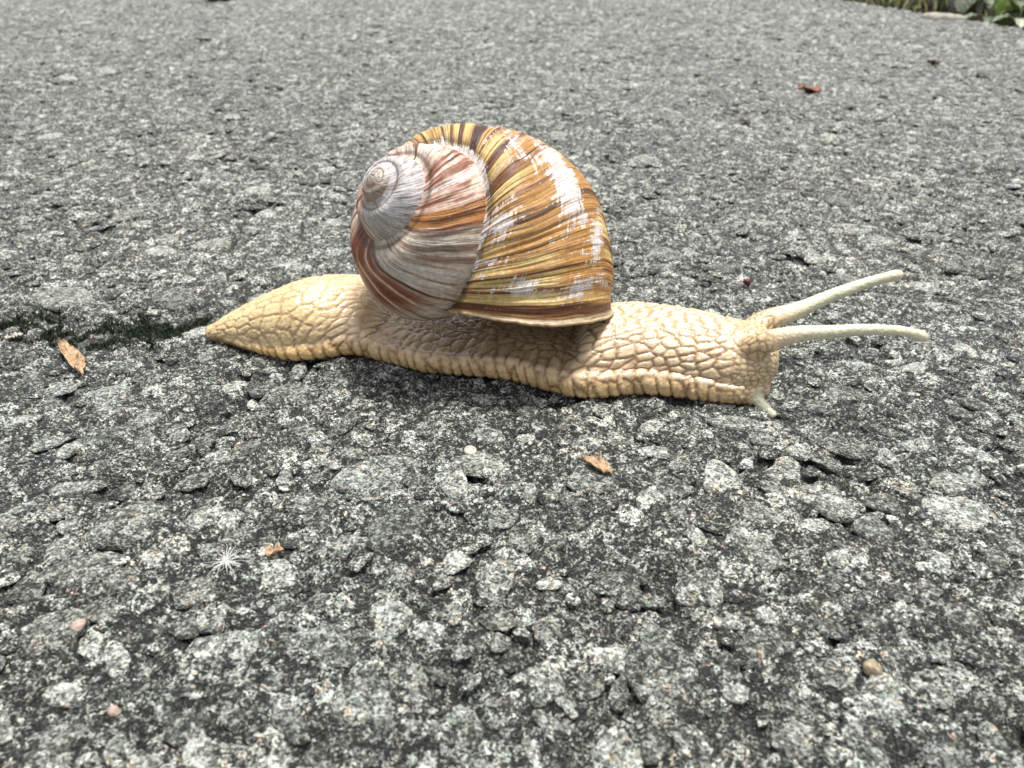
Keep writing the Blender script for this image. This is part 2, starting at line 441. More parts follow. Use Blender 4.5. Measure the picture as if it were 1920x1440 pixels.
# worn, chalky places where the skin of the shell has gone
bump_ = lambda t0, dt, v0, dv: np.exp(-(((turn - t0) / dt) ** 2 + ((vc - v0) / dv) ** 2))
worn = .72 * bump_(.20, .06, -2.0, 1.5) + .66 * bump_(.135, .05, -2.3, 1.4) + .6 * bump_(.24, .03, 1.0, 1.2) + .8 * bump_(.045, .014, .4, 1.3) + .7 * bump_(.075, .02, -4.5, .9) + .55 * bump_(.105, .02, -5.5, 1.0) + .75 * bump_(.33, .05, -1.0, 2.5) + .55 * bump_(.12, .06, 3.0, 1.2) + .5 * bump_(.03, .01, -3.5, 2.0)
sut = smooth(3.4, 4.6, vc) * smooth(9, 7, vc) * smooth(.02, .10, turn) * smooth(.48, .40, turn)
wm = np.clip(worn + 1.0 * sut, 0, 1.2) + .75 * n2 + .35 * n3 + .5 * fleck
scr = smooth(.20, .5, vnoise(vc * 3.2, gm / 7, 77) + .7 * vnoise(vc * 1.3, gm / 4, 79)) * smooth(.45, .1, turn) * .35
wear = (np.clip(worn + 1.0 * sut, 0, 1.2) + .5 * fbm(gm / 2.2, vc / 2.0, 172, 2) + scr * .7) * smooth(.62, .5, turn)
colr = lerp(colr, (.10, .032, .010), smooth(.022, .008, turn) * smooth(-.25, .15, -n3) * .8)
# older whorls: chalky cream with rosy brown hair lines
old = smooth(.46, .50, turnj)
c2 = np.empty_like(colr); c2[:] = (.64, .52, .42)
c2 = lerp(c2, (.50, .27, .20), smooth(.0, .5, n1 * .9 + .5 * n2 + .2) * smooth(1.05, 1.12, turn) * .75)
c2 = lerp(c2, (.22, .075, .035), smooth(.06, .26, -n3 + .3 * n2) * .9)
c2 = lerp(c2, (.04, .018, .012), smooth(.30, .55, -n3 - .25 * n2) * .9)
c2 = lerp(c2, (.68, .64, .62), smooth(.25, .55, n3 + .5 * fleck) * .8)
grey = smooth(.86, .93, turnj) * smooth(1.055, 1.035, turnj)
c2 = lerp(c2, (.50, .43, .34), grey * .35)
sector = smooth(1.046, 1.053, turnj) * smooth(1.104, 1.092, turnj) * smooth(5.2, 4.2, vc) * smooth(-6.5, -5, vc)
sect_c = lerp(np.broadcast_to(np.array([.42, .17, .035]), c2.shape), (.13, .035, .012), smooth(-.1, .5, -n3))
c2 = lerp(c2, sect_c, sector * .95)
rust = smooth(.70, .78, turnj) * smooth(.905, .86, turnj) * smooth(-6, -2, vc)
rust_c = lerp(np.broadcast_to(np.array([.27, .065, .02]), c2.shape), (.07, .02, .012), smooth(-.15, .4, -n3))
rust_c = lerp(rust_c, (.62, .45, .32), smooth(.25, .55, n3))
c2 = lerp(c2, rust_c, rust)
colr = lerp(colr, c2, old) if False else colr * (1 - old[..., None]) + c2 * old[..., None]
# upper spire: grey lilac, then the worn brown-grey nucleus
sp = smooth(1.76, 1.84, turnj)
c3 = np.empty_like(colr); c3[:] = (.56, .52, .52)
c3 = lerp(c3, (.27, .21, .20), smooth(.15, .6, -n3 + .5 * n2) * .75)
c3 = lerp(c3, (.44, .41, .34), smooth(2.0, 1.9, turn) * .8)
c3 = lerp(c3, (.18, .09, .06), smooth(.3, .6, -n3) * smooth(1.93, 1.98, turn) * smooth(2.06, 2.0, turn) * .7)
nuc = smooth(2.66, 2.76, turnj)
c3 = lerp(c3, (.35, .27, .21), nuc); c3 = lerp(c3, (.15, .10, .075), nuc * smooth(.0, .4, n1) * .8); c3 = lerp(c3, (.62, .56, .50), smooth(3.0, 3.15, turn) * .7)
colr = colr * (1 - sp[..., None]) + c3 * sp[..., None]
edge_line = np.exp(-((vc - (c_s - .15)) / .28) ** 2) * smooth(.0, .03, turn)
colr = lerp(colr, (.06, .035, .025), edge_line * .75)                       # narrow dark line coloured along the suture
colr = lerp(colr, (.60, .50, .35), smooth(.006, .0015, turn) * .9)
mt = NT("shell_horn"); P = mt.pos()
cattr = mt.attr("pigment", "Color"); coil = mt.attr("coil", "Vector")
hl = mt.n("ShaderNodeMapping"); hl.inputs["Scale"].default_value = (5.0, .22, 1); mt.l(coil, hl.inputs["Vector"])
fine = mt.noise(hl.outputs[0], 1.0, 4, .6)
col = mt.mix(1.0, cattr, mt.ramp(fine, [(.32, .25), (.43, .82), (.58, 1.06), (.70, 1.4)]), 'MULTIPLY')
spk = mt.noise(P, 1400, 3, .7)
# chalky wear: skin lost along growth lines and in fine cross scratches
w1 = mt.n("ShaderNodeMapping"); w1.inputs["Scale"].default_value = (2.0, .5, 1); mt.l(coil, w1.inputs["Vector"])
w2 = mt.n("ShaderNodeMapping"); w2.inputs["Scale"].default_value = (.35, 5.0, 1); mt.l(coil, w2.inputs["Vector"])
wv = mt.math('ADD', mt.attr("wear"), mt.math('MULTIPLY', mt.math('SUBTRACT', mt.noise(w1.outputs[0], 1.0, 5, .7), .5), 2.0))
wv = mt.math('ADD', wv, mt.math('MULTIPLY', mt.math('SUBTRACT', mt.noise(w2.outputs[0], 1.0, 4, .65), .5), 1.5))
col = mt.mix(mt.ramp(wv, [(.46, 0.0), (.62, .92)]), col, mt.mix(mt.ramp(fine, [(.35, 1.0), (.5, 0.0)]), (.72, .67, .65), (.42, .33, .27)))
col = mt.mix(1.0, col, mt.ramp(spk, [(.32, .72), (.55, 1.0), (.7, 1.18)]), 'MULTIPLY')
nb = mt.bump(fine, .00022, .8); nb = mt.bump(spk, .00012, .6, nb)
MAT_SHELL = mt.done(col, mt.ramp(spk, [(.3, .34), (.7, .58)]), nb, Specular_IOR_Level=.45)
shell_mesh = new_mesh("shell", SV.reshape(-1, 3), grid_faces(NTH, PHN, True)[:, ::-1], MAT_SHELL, True,
                      {"pigment": ('FLOAT_COLOR', np.concatenate([np.clip(colr, 0, 1), np.ones(TH.shape + (1,))], -1)),
                       "coil": ('FLOAT_VECTOR', np.stack([gm, vc, turn], -1)), "wear": ('FLOAT', wear)})
LIP = SV[-1]
mt = NT("lip_horn"); cl = mt.ramp(mt.noise(mt.pos(), 900, 3), [(.35, (.22, .13, .06)), (.6, (.48, .37, .22))])
MAT_LIP = mt.done(cl, .4, mt.bump(mt.noise(mt.pos(), 1500, 3), .0001, .6))
LC = LIP.mean(0)
lp = np.concatenate([LIP, LIP[:1]]); lp = LC + (lp - LC) * .993
LVs, LFs = tube(lp, .26, 8, False)
lip_mesh = new_mesh("lip", LVs, LFs, MAT_LIP)
inner = LC + (np.stack([SV[-1 - 12 * q] for q in range(12)]) - LC) * np.linspace(.975, .93, 12)[:, None, None]   # inside wall of the aperture
inner_mesh = new_mesh("aperture_wall", inner.reshape(-1, 3), grid_faces(12, PHN, True), MAT_LIP)

# ---- body: sections swept along the foot, fused with head and tentacles into one skin
AL = math.radians(-14.0); TX = np.array([math.cos(AL), math.sin(AL), 0]); NX = np.array([-math.sin(AL), math.cos(AL), 0])
SO = ground(900., 703.)
def to_sm(P):
    d = np.asarray(P, float) - SO
    return d @ TX, d @ NX
bot = np.array([(386, 627), (405, 633), (430, 640), (460, 652), (500, 664), (545, 673), (600, 670), (650, 660), (680, 664), (740, 680), (800, 696), (860, 700), (900, 703), (960, 709), (1000, 722), (1060, 738), (1110, 745), (1160, 738), (1200, 735), (1260, 740), (1320, 748), (1390, 757)], float)
bs, bm_ = to_sm(ground(bot[:, 0], bot[:, 1], 1.0))
top = np.array([(386, 625), (400, 611), (420, 598), (470, 570), (520, 545), (560, 528), (600, 518), (640, 516), (668, 518), (700, 520), (740, 530), (800, 558), (860, 598), (950, 640), (1020, 634), (1080, 602), (1120, 578), (1157, 570), (1200, 571), (1250, 576), (1300, 585), (1350, 594), (1400, 604)], float)
wx = [386, 396, 430, 500, 600, 700, 850, 1000, 1150, 1300, 1390]; whw = [.5, 1.5, 4.0, 7.4, 9.6, 10.6, 11.2, 11.2, 10.6, 9.0, 7.4]
hw_s = np.interp(bot[:, 0], wx, whw)
NS = 110
ss = np.linspace(bs[0], bs[-1], NS)
mn = np.interp(ss, bs, bm_); hw = np.interp(ss, bs, hw_s); pxs = np.interp(ss, bs, bot[:, 0])
def runavg(a, k=2):
    p = np.pad(a, k, mode='edge'); return np.convolve(p, np.ones(2 * k + 1) / (2 * k + 1), 'valid')
mn = runavg(mn, 1); mc = runavg(mn + hw, 4); hwn = mc - mn; hwf = runavg(hw, 4)
zf = np.interp(pxs, [386, 430, 520, 700, 1000, 1200, 1390], [.5, 1.4, 2.8, 3.4, 3.9, 3.9, 3.2])
dwr = np.interp(pxs, [386, 500, 620, 760, 1000, 1150, 1320, 1390], [1.0, .99, .97, .9, .84, .86, .90, .94])
def section_pts(i, zt):
    """closed outline: (offset across the foot, height); near side first"""
    q = [(0, -.1), (.45, -.15), (.74, -.15), (.86, -.15), (.915, .75), (.985, 1.0), (1.015, .45 * zf[i] + .6), (.995, .78 * zf[i]), (.955, zf[i])]
    half = [(-a * hwn[i], b) for a, b in q]
    d = dwr[i] * .955
    lo = zf[i] - (.35 if dwr[i] < .95 else .0)
    aa = np.linspace(0.06, np.pi / 2, 15)
    for a in aa: half.append((-d * hwn[i] * np.cos(a) ** .9, lo + max(zt - lo, .2) * np.sin(a) ** .92))
    far = [(-m * hwf[i] / hwn[i], zz) for m, zz in half[1:-1]][::-1]
    return np.array(half + far)
zts = []
for i in range(NS):
    # height at which the back of this section reaches the outline seen in the photograph
    lo_, hi_ = .3, 16.0
    for it in range(22):
        mid = .5 * (lo_ + hi_); q = section_pts(i, mid)
        P3 = SO + ss[i] * TX + (mc[i] + q[:, 0])[:, None] * NX; P3[:, 2] = q[:, 1]
        pj = proj(P3); k = np.argmin(pj[:, 1])
        if pj[k, 1] > np.interp(pj[k, 0], top[:, 0], top[:, 1]): lo_ = mid
        else: hi_ = mid
    zts.append(mid)
zts = runavg(np.array(zts), 2)
BV = []
for i in range(NS):
    q = section_pts(i, zts[i]); P3 = SO + ss[i] * TX + (mc[i] + q[:, 0])[:, None] * NX; P3[:, 2] = q[:, 1]; BV.append(P3)
nseg = len(BV[0]); BV = np.concatenate(BV)
BF = [tuple(f) for f in grid_faces(NS, nseg, True)] + [tuple(range(nseg))[::-1], tuple(range((NS - 1) * nseg, NS * nseg))]
PV, PF = [BV], list(BF)
def join(V, F):
    o = sum(len(v) for v in PV); PV.append(np.asarray(V)); PF.extend([tuple(i + o for i in f) for f in F])
def ellipsoid(c, r, yaw=0.0, nu=22, nv=14):
    a = np.linspace(0, 2 * np.pi, nu, endpoint=False); b = np.linspace(-np.pi / 2 + .12, np.pi / 2 - .12, nv)
    V = np.stack([np.cos(b)[:, None] * np.cos(a)[None], np.cos(b)[:, None] * np.sin(a)[None], np.broadcast_to(np.sin(b)[:, None], (nv, nu))], -1).reshape(-1, 3) * np.array(r)
    V = V @ np.array([[math.cos(yaw), math.sin(yaw), 0], [-math.sin(yaw), math.cos(yaw), 0], [0, 0, 1]]) + np.array(c)
    return V, [tuple(f) for f in grid_faces(nv, nu, True)] + [tuple(range(nu))[::-1], tuple(range((nv - 1) * nu, nv * nu))]
HY = 97.0
hc = at_y(1398., 672., HY)
join(*ellipsoid(hc, (4.6, 6.6, 5.2), AL))                                     # head
join(*ellipsoid(at_y(1400., 712., HY - 2), (3.4, 5.4, 3.0), AL))              # muzzle
join(*ellipsoid((5, 117, 8), (11, 7, 8), AL))                                # stalk into the shell
TENT = []
def tentacle(pts, rad, knob, n=40):
    path = spline([at_y(px, py, y) for px, py, y in pts], n)
    r = np.interp(np.linspace(0, 1, n), np.linspace(0, 1, len(rad)), rad)
    if knob: r = r + knob * np.exp(-((np.linspace(0, 1, n) - .962) / .035) ** 2)
    e = np.linspace(0, 1, n); r = r * np.sqrt(np.clip(1 - ((e - .972) / .036).clip(0, 1) ** 2, .03, 1))
    join(*tube(path, r, 14)); TENT.append((path, r))
tentacle([(1385, 668, 94.5), (1428, 645, 92.6), (1480, 629, 91.4), (1560, 622, 90.3), (1650, 618, 89.5), (1700, 622, 89.3), (1738, 634, 89.3)], [1.95, 1.75, 1.35, 1.08, .93, .82, .72, .64, .58], .20)
tentacle([(1392, 640, 101), (1430, 608, 103), (1500, 580, 105), (1580, 546, 106.5), (1640, 526, 107), (1692, 513, 107.3)], [2.1, 1.9, 1.5, 1.2, 1.02, .9, .82, .74], .16)
tentacle([(1392, 716, 92.5), (1410, 738, 91.0), (1432, 762, 89.3), (1453, 783, 87.8)], [1.5, 1.15, .85, .70, .68], .10, 24)
tentacle([(1415, 695, 100), (1438, 702, 100.5), (1456, 710, 100.5)], [.9, .75, .65], .05, 20)
tmp_me = bpy.data.meshes.new("tmp"); tmp_me.from_pydata([tuple(v) for v in np.concatenate(PV)], [], PF)
tmp = link(bpy.data.objects.new("tmp", tmp_me))
md = tmp.modifiers.new("r", 'REMESH'); md.mode = 'VOXEL'; md.voxel_size = .20; md.adaptivity = 0
md2 = tmp.modifiers.new("s", 'SMOOTH'); md2.factor = .5; md2.iterations = 9
dg = bpy.context.evaluated_depsgraph_get(); dg.update()
ev = tmp.evaluated_get(dg); em = ev.to_mesh()
nv = len(em.vertices); BC = np.empty(nv * 3, np.float32); em.vertices.foreach_get("co", BC); BC = BC.reshape(-1, 3).astype(float)
BN = np.empty(nv * 3, np.float32); em.vertex_normals.foreach_get("vector", BN); BN = BN.reshape(-1, 3).astype(float)
nf = len(em.polygons); lv = np.empty(len(em.loops), np.int32); em.loops.foreach_get("vertex_index", lv)
quads = lv.reshape(-1, 4) if len(em.loops) == nf * 4 else None
polys = None if quads is not None else [tuple(p.vertices) for p in em.polygons]
ev.to_mesh_clear(); bpy.data.objects.remove(tmp); bpy.data.meshes.remove(tmp_me)
s_, m_ = to_sm(BC); z_ = BC[:, 2]
mc_v = np.interp(s_, ss, mc); hw_v = np.interp(s_, ss, hwn); zf_v = np.interp(s_, ss, zf); zt_v = np.interp(s_, ss, zts)
aang = np.arctan2(z_ - .45 * zf_v, -(m_ - mc_v))                                # 0 = near margin, pi/2 = crest
cc = aang * 8.5
px_v = np.interp(s_, bs, bot[:, 0])
tm = np.zeros(nv); tl = np.zeros(nv)
for path, r in TENT:
    best = np.full(nv, 1e9); bl = np.zeros(nv)
    for k in range(len(path)):
        d = np.linalg.norm(BC - path[k], axis=1) - r[k]
        n_ = d < best; best = np.where(n_, d, best); bl = np.where(n_, k / len(path), bl)
    w_ = smooth(.35, .05, best) * smooth(.16, .30, bl); tl = np.where(w_ > tm, bl, tl); tm = np.maximum(tm, w_)
headm = smooth(bs[-1] - 5, bs[-1] + 1, s_) * (1 - tm)
tailm = smooth(660, 560, px_v)
fr = smooth(zf_v * 1.0 + .2, zf_v * .78, z_) * (1 - tm) * smooth(430, 520, px_v) * (1 - headm)
def cells_(x, y, seed, sharp, jit=.85):
    f1, f2, rid = worley(x, y, seed, jit); return np.clip((f2 - f1) / sharp, 0, 1), rid
wob = .45 * fbm(s_ / 2.5, cc / 2.5, 81, 2); wob2 = .45 * fbm(s_ / 2.5 + 9, cc / 2.5, 82, 2)
ca, sa = math.cos(-.30), math.sin(-.30)
xs_, ys_ = s_ * ca - cc * sa, s_ * sa + cc * ca
neck, nid = cells_((xs_ + wob) / 2.3, (ys_ + wob2) / 1.25, 91, .42)
neck2, _ = cells_((xs_ + wob) / .95, (ys_ + wob2) / .7, 92, .5)
tail, tid = cells_((s_ + wob) / 2.7, (cc + wob2) / 2.1, 93, .30)
tail2, _ = cells_((s_ + wob) / .95, (cc + wob2) / .95, 94, .35)
rib, rid_ = cells_((s_ + .30 * z_ + .25 * wob) / 1.75, z_ / 5.5 + .37, 95, .42, .7)
rib2, _ = cells_((s_ + .2 * z_ + wob * .3) / .95, (z_ + wob2) / 1.2, 96, .4)
hd, _ = cells_(s_ / 1.0, cc / .85, 97, .45)
d_neck = neck ** .5 * .38 + neck2 * .05 + .08 * nid
d_tail = tail ** .6 * .22 + tail2 ** .7 * .09
d_rib = rib ** .5 * .44 + rib2 ** .6 * .12
d_head = hd ** .6 * .20
disp = d_neck * (1 - tailm) + d_tail * tailm
disp = disp * (1 - fr) + d_rib * fr
disp = disp * (1 - headm) + d_head * headm
tt_, _ = cells_(BC[:, 0] / .62, BC[:, 2] / .30 + BC[:, 1] / .9, 98, .6)
disp = disp * (1 - tm) + .09 * tt_ * tm
sole = smooth(.7, .3, z_) * smooth(-.1, -.6, BN[:, 2])
calm = np.exp(-(((px_v - 690) / 55) ** 2)) * smooth(3.0, 5.0, z_) * (1 - fr)      # stretched, smooth skin where the foot meets the shell
disp *= (1 - sole) * (1 - .8 * calm)
disp += .10 * fbm(s_ / 4, cc / 4, 83, 2) * (1 - tm)
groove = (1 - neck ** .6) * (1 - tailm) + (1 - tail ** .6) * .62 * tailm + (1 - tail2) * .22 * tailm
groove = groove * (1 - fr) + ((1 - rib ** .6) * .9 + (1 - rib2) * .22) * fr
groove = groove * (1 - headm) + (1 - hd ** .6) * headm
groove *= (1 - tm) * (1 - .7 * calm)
BC2 = BC + BN * disp[:, None]
skin = np.empty((nv, 3)); skin[:] = (.74, .565, .37)
skin = lerp(skin, (.78, .59, .32), tailm)
skin = lerp(skin, (.70, .47, .18), fr * (.55 + .25 * tailm))
skin = lerp(skin, (.60, .47, .26), headm * .6)
skin = lerp(skin, (.66, .65, .47), tm * smooth(.12, .5, tl) * (1 - .25 * smooth(.9, 1, tl)))
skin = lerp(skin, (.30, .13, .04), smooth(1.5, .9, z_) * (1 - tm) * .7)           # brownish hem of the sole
skin *= (1 + .22 * fbm(s_ / 3, cc / 3, 85, 3))[:, None]
mt = NT("snail_skin"); P = mt.pos()
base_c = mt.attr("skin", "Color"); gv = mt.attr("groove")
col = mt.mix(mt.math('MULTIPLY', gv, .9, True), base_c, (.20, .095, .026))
fn = mt.noise(P, 2600, 3, .65)
col = mt.mix(1.0, col, mt.ramp(fn, [(.3, .86), (.7, 1.1)]), 'MULTIPLY')
nb = mt.bump(fn, .00016, .7); nb = mt.bump(mt.voro(P, 1900), .00010, .5, nb)
MAT_SKIN = mt.done(col, mt.ramp(mt.noise(P, 700, 2), [(.35, .14), (.65, .34)]), nb, Coat_Weight=.45, Coat_Roughness=.12, Subsurface_Weight=.30, Subsurface_Scale=.0011, Specular_IOR_Level=.55)
MAT_SKIN.node_tree.nodes["Principled BSDF"].inputs["Subsurface Radius"].default_value = (1.0, .55, .25)
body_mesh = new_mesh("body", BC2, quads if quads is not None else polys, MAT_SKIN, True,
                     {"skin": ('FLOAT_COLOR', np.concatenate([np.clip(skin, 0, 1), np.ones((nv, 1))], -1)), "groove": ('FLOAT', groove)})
snail = link(bpy.data.objects.new("snail", None)); snail.empty_display_size = .01
snail.location = tuple(np.array([SO[0], SO[1] + 10, 0]) / 1000)
snail["label"] = "large cream snail with brown streaked spiral shell crawling over grey asphalt"; snail["category"] = "snail"
off_ = tuple(-c for c in snail.location)
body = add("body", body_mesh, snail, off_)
shell = add("shell", shell_mesh, snail, off_)
lip_o = add("lip", lip_mesh, shell); add("aperture_wall", inner_mesh, shell)
mt = NT("eye_spot"); MAT_EYE = mt.done((.10, .075, .055), .25)
for path, r in TENT[:2]:
    V, F = ellipsoid((0, 0, 0), (.40, .40, .40), 0, 10, 8)
    eo = add("eye", new_mesh("eye", V, F, MAT_EYE), body)
    p_ = path[-3] + np.array([.0, -.12, .28]); eo.location = tuple(p_ / 1000)
# ------------------------------------------------------------------ small litter on the path
def gz(x, y):
    return float(broad(np.array([x]), np.array([y]))[0])
def plain(name, c0, c1, scale=900, rough=.6, bump=.0001):
    m = NT(name); P = m.pos(); n = m.noise(P, scale, 4, .65)
    return m.done(m.ramp(n, [(.35, c0), (.65, c1)]), rough, m.bump(n, bump, .7))
M_TAN = plain("dry_husk", (.13, .06, .025), (.52, .37, .22)); M_RED = plain("red_husk", (.05, .006, .005), (.13, .016, .01)); M_RUST = plain("rust_petal", (.13, .03, .015), (.26, .07, .035))
M_BARK = plain("bark_bit", (.025, .015, .010), (.10, .06, .035)); M_PALE = plain("pale_husk", (.26, .24, .19), (.50, .47, .40)); M_OLIVE = plain("withered", (.03, .035, .012), (.14, .15, .05), 250)
M_PINK = plain("pink_stone", (.26, .19, .155), (.46, .35, .29), 2000); M_YEL = plain("ochre_stone", (.15, .12, .075), (.40, .33, .22), 2600); M_HAIR = plain("seed_hair", (.70, .70, .68), (.80, .80, .78))
def scrap(name, label, cat, mat, a, b, w, curl=.5, lift=.35, seed=0, thick=.16, tip=.35, group=None):
    """a thin curled fragment between two photo pixels on the ground"""
    r = np.random.default_rng(seed)
    A = ground(float(a[0]), float(a[1])); B = ground(float(b[0]), float(b[1])); L = np.linalg.norm(B - A); c = (A + B) / 2
    nu, nv = 13, 7
    u = np.linspace(-1, 1, nu)[:, None]; v = np.linspace(-1, 1, nv)[None]
    prof = (1 - (1 - tip) * np.abs(u) ** 2.2) * (1 + .30 * np.convolve(r.normal(0, 1, nu + 2), [.3, .4, .3], 'valid')[:, None])
    X = u * L / 2 + .04 * L * r.normal(0, 1, (nu, nv)) * (np.abs(u) > .9); Y = v * w / 2 * prof + .12 * w * np.sin(u * 2.3 + seed)
    Z = lift + curl * w * .5 * v ** 2 * prof + .10 * L * (u ** 2) * curl + .13 * w * r.normal(0, 1, (nu, nv))
    T = np.stack([X, Y, Z], -1).reshape(-1, 3); Bt = T - np.array([0, 0, thick])
    F = grid_faces(nu, nv); n = nu * nv
    rim = [i for i in range(nv)] + [k * nv + nv - 1 for k in range(1, nu)] + [(nu - 1) * nv + k for k in range(nv - 2, -1, -1)] + [k * nv for k in range(nu - 2, 0, -1)]
    FF = [tuple(f[::-1]) for f in F] + [tuple(f + n) for f in F] + [(rim[k], rim[(k + 1) % len(rim)], rim[(k + 1) % len(rim)] + n, rim[k] + n) for k in range(len(rim))]
    me = new_mesh(name, np.concatenate([T, Bt]), FF, mat)
    return add(name, me, None, (c[0] / 1000, c[1] / 1000, gz(c[0], c[1]) / 1000), (0, 0, math.atan2(B[1] - A[1], B[0] - A[0])), label, cat, group)
scrap("bud_scale", "curled tan bud scale with dark ends lying beyond the snail's tail tip", "bud scale", M_TAN, (122, 652), (158, 712), 2.2, .7, .5, 1)
scrap("husk_flake", "pale tan husk flake on asphalt before the front of the snail's foot", "husk", M_TAN, (1092, 874), (1146, 903), 1.7, .6, .5, 2)
scrap("dry_petal", "small rust red dry petal on the far asphalt towards the leafy verge", "petal", M_RUST, (1494, 172), (1537, 179), 5.0, .5, .6, 3)
scrap("bark_crumb", "short dark brown bark crumb on the far asphalt beside the withered leaf", "bark", M_BARK, (368, 77), (397, 80), 3.0, .3, .9, 4)
scrap("bent_twig_bit", "small black bent twig bit on the far asphalt before the leafy verge", "twig", M_BARK, (1738, 120), (1759, 124), 3.0, .9, .8, 5)
scrap("twig_bit", "thin brown twig bit lying flat between dry petal and verge", "twig", M_BARK, (1640, 229), (1664, 224), 1.6, .2, .7, 6)
scrap("dark_crumb", "tiny black crumb on asphalt behind the snail's neck", "crumb", M_BARK, (1392, 224), (1404, 234), 2.0, .4, .8, 7)
scrap("white_sliver", "thin whitish wood sliver at the end of the mossy crevice", "sliver", M_PALE, (10, 638), (44, 630), 1.2, .3, .5, 8)
scrap("brown_crumb", "reddish brown husk crumb lying close to the lower seed fluff", "husk", M_TAN, (503, 1053), (528, 1036), 1.3, .8, .5, 9)
scrap("withered_leaf", "small withered olive brown leaf at the far end of the asphalt", "leaf", M_OLIVE, (386, 1), (436, 3), 18, .5, 2.5, 10, .5)
def nugget(name, label, cat, mat, px, py, r, sq=(1, .8, .55), seed=0, sink=.25, group=None):
    g = ground(float(px), float(py)); q = np.random.default_rng(seed)
    V, F = ellipsoid((0, 0, 0), (r * sq[0], r * sq[1], r * sq[2]), 0, 14, 9)
    d = V / np.linalg.norm(V, axis=1)[:, None]
    V = V * (1 + .10 * q.normal(0, 1, (len(V), 1)))
    for k in range(9):                                     # shave facets so it reads as a broken grain
        n = q.normal(0, 1, 3); n /= np.linalg.norm(n); h = r * q.uniform(.42, .75); e = (V @ n) - h
        V = V - np.clip(e, 0, None)[:, None] * n * .85
    V[:, 2] += r * sq[2] * (1 - sink)
    return add(name, new_mesh(name, V, F, mat), None, (g[0] / 1000, g[1] / 1000, gz(g[0], g[1]) / 1000), (0, 0, q.uniform(0, 6)), label, cat, group)
nugget("dark_red_seed", "dark red rounded seed on asphalt behind the snail's neck and tentacles", "seed", M_RED, 1400, 531, 1.05, (.8, .7, .95), 1)
nugget("pink_pebble", "small pinkish pebble beside a large pale stone left of the seed fluff", "pebble", M_PINK, 150, 1181, 1.05, (1, .85, .5), 2, .7)
nugget("peach_pebble", "tiny peach coloured pebble sunk in the dark foreground asphalt", "pebble", M_PINK, 218, 1341, .75, (1, .8, .55), 3, .7)
nugget("ochre_pebble", "yellowish ochre pebble near the brightest white stone in the foreground", "pebble", M_YEL, 1630, 1260, 1.15, (1, .9, .5), 4, .7)
# an oval husk: a little dish with a raised rim
g = ground(882., 853.); a = np.linspace(0, 2 * np.pi, 20, endpoint=False); V = []
for k, h in ((1.05, 0), (1.0, .32), (.82, .36), (.70, .20), (.35, .16)): V.append(np.stack([.80 * k * np.cos(a), .85 * k * np.sin(a), np.full(20, h)], -1))
F = [tuple(f) for f in grid_faces(5, 20, True)] + [tuple(range(80, 100))]
add("seed_husk", new_mesh("seed_husk", np.concatenate(V), F, M_PALE), None, (g[0] / 1000, g[1] / 1000, (gz(g[0], g[1]) + .3) / 1000), (.1, .05, .4), "tiny pale oval husk with a raised rim below the snail's foot", "husk")
def fluff(label, px, py, n, L, seed):
    q = np.random.default_rng(seed); g = ground(float(px), float(py)); PVs, PFs, o = [], [], 0
    for k in range(n):
        a = q.uniform(0, 2 * np.pi); e = q.uniform(.05, .55); l = L * q.uniform(.5, 1.1)
        d = np.array([math.cos(a) * math.cos(e), math.sin(a) * math.cos(e), math.sin(e)])
        pts = np.array([d * l * t_ + np.array([0, 0, -.22 * l * t_ ** 2]) for t_ in np.linspace(.02, 1, 6)]) + np.array([0, 0, .6])
        pts[:, :2] += q.normal(0, .10, (6, 2)) * np.linspace(0, 1, 6)[:, None]
        V, F = tube(pts, np.linspace(.035, .018, 6), 4); PVs.append(V); PFs += [tuple(i + o for i in f) for f in F]; o += len(V)
    return add("seed_fluff", new_mesh("seed_fluff", np.concatenate(PVs), PFs, M_HAIR), None, (g[0] / 1000, g[1] / 1000, (gz(g[0], g[1]) + .2) / 1000), (0, 0, 0), label, "seed fluff", "bits of seed fluff")
fluff("wispy white seed fluff on asphalt just behind the snail's tail", 538, 505, 46, 4.2, 1)
fluff("wispy white seed fluff on the foreground asphalt in front of the snail", 428, 1068, 40, 2.6, 2)
# moss filling the crevice by the tail
mm_ = NT("moss"); hue_ = mm_.ramp(mm_.attr("tint"), [(0, (.006, .012, .005)), (.6, (.014, .028, .012)), (1, (.055, .08, .035))]); M_MOSS = mm_.done(hue_, .7)
q = np.random.default_rng(4); MV, MF, MT = [], [], []
while len(MV) < 5200:
    x, y = q.uniform(-100, -52), q.uniform(102, 128)
    if q.random() > moss_mask(np.array(x), np.array(y)) ** 1.3 or (x > -56 and y < 113.5): continue
    if vnoise(np.array([x / 2.2]), np.array([y / 2.2]), 8)[0] < -.12: continue
    z0 = gz(x, y) - .3; h = q.uniform(.4, 1.15); a = q.uniform(0, 6.28); w = .16; lx, ly = q.normal(0, .3, 2)
    o = len(MV) * 4
    MV.append(np.array([[x + w * math.cos(a), y + w * math.sin(a), z0], [x - w * math.cos(a), y - w * math.sin(a), z0], [x + lx * .5 + w * .6 * math.sin(a), y + ly * .5 + w * .6 * math.cos(a), z0 + h * .6], [x + lx, y + ly, z0 + h]]))
    MF += [(o, o + 1, o + 2), (o, o + 2, o + 3), (o + 1, o + 3, o + 2)]; MT.append(np.full(4, q.random()))
add("moss", new_mesh("moss", np.concatenate(MV), MF, M_MOSS, True, {"tint": ('FLOAT', np.concatenate(MT))}), kind="stuff", label="dark green moss in the crevice at the snail's tail tip", cat="moss")
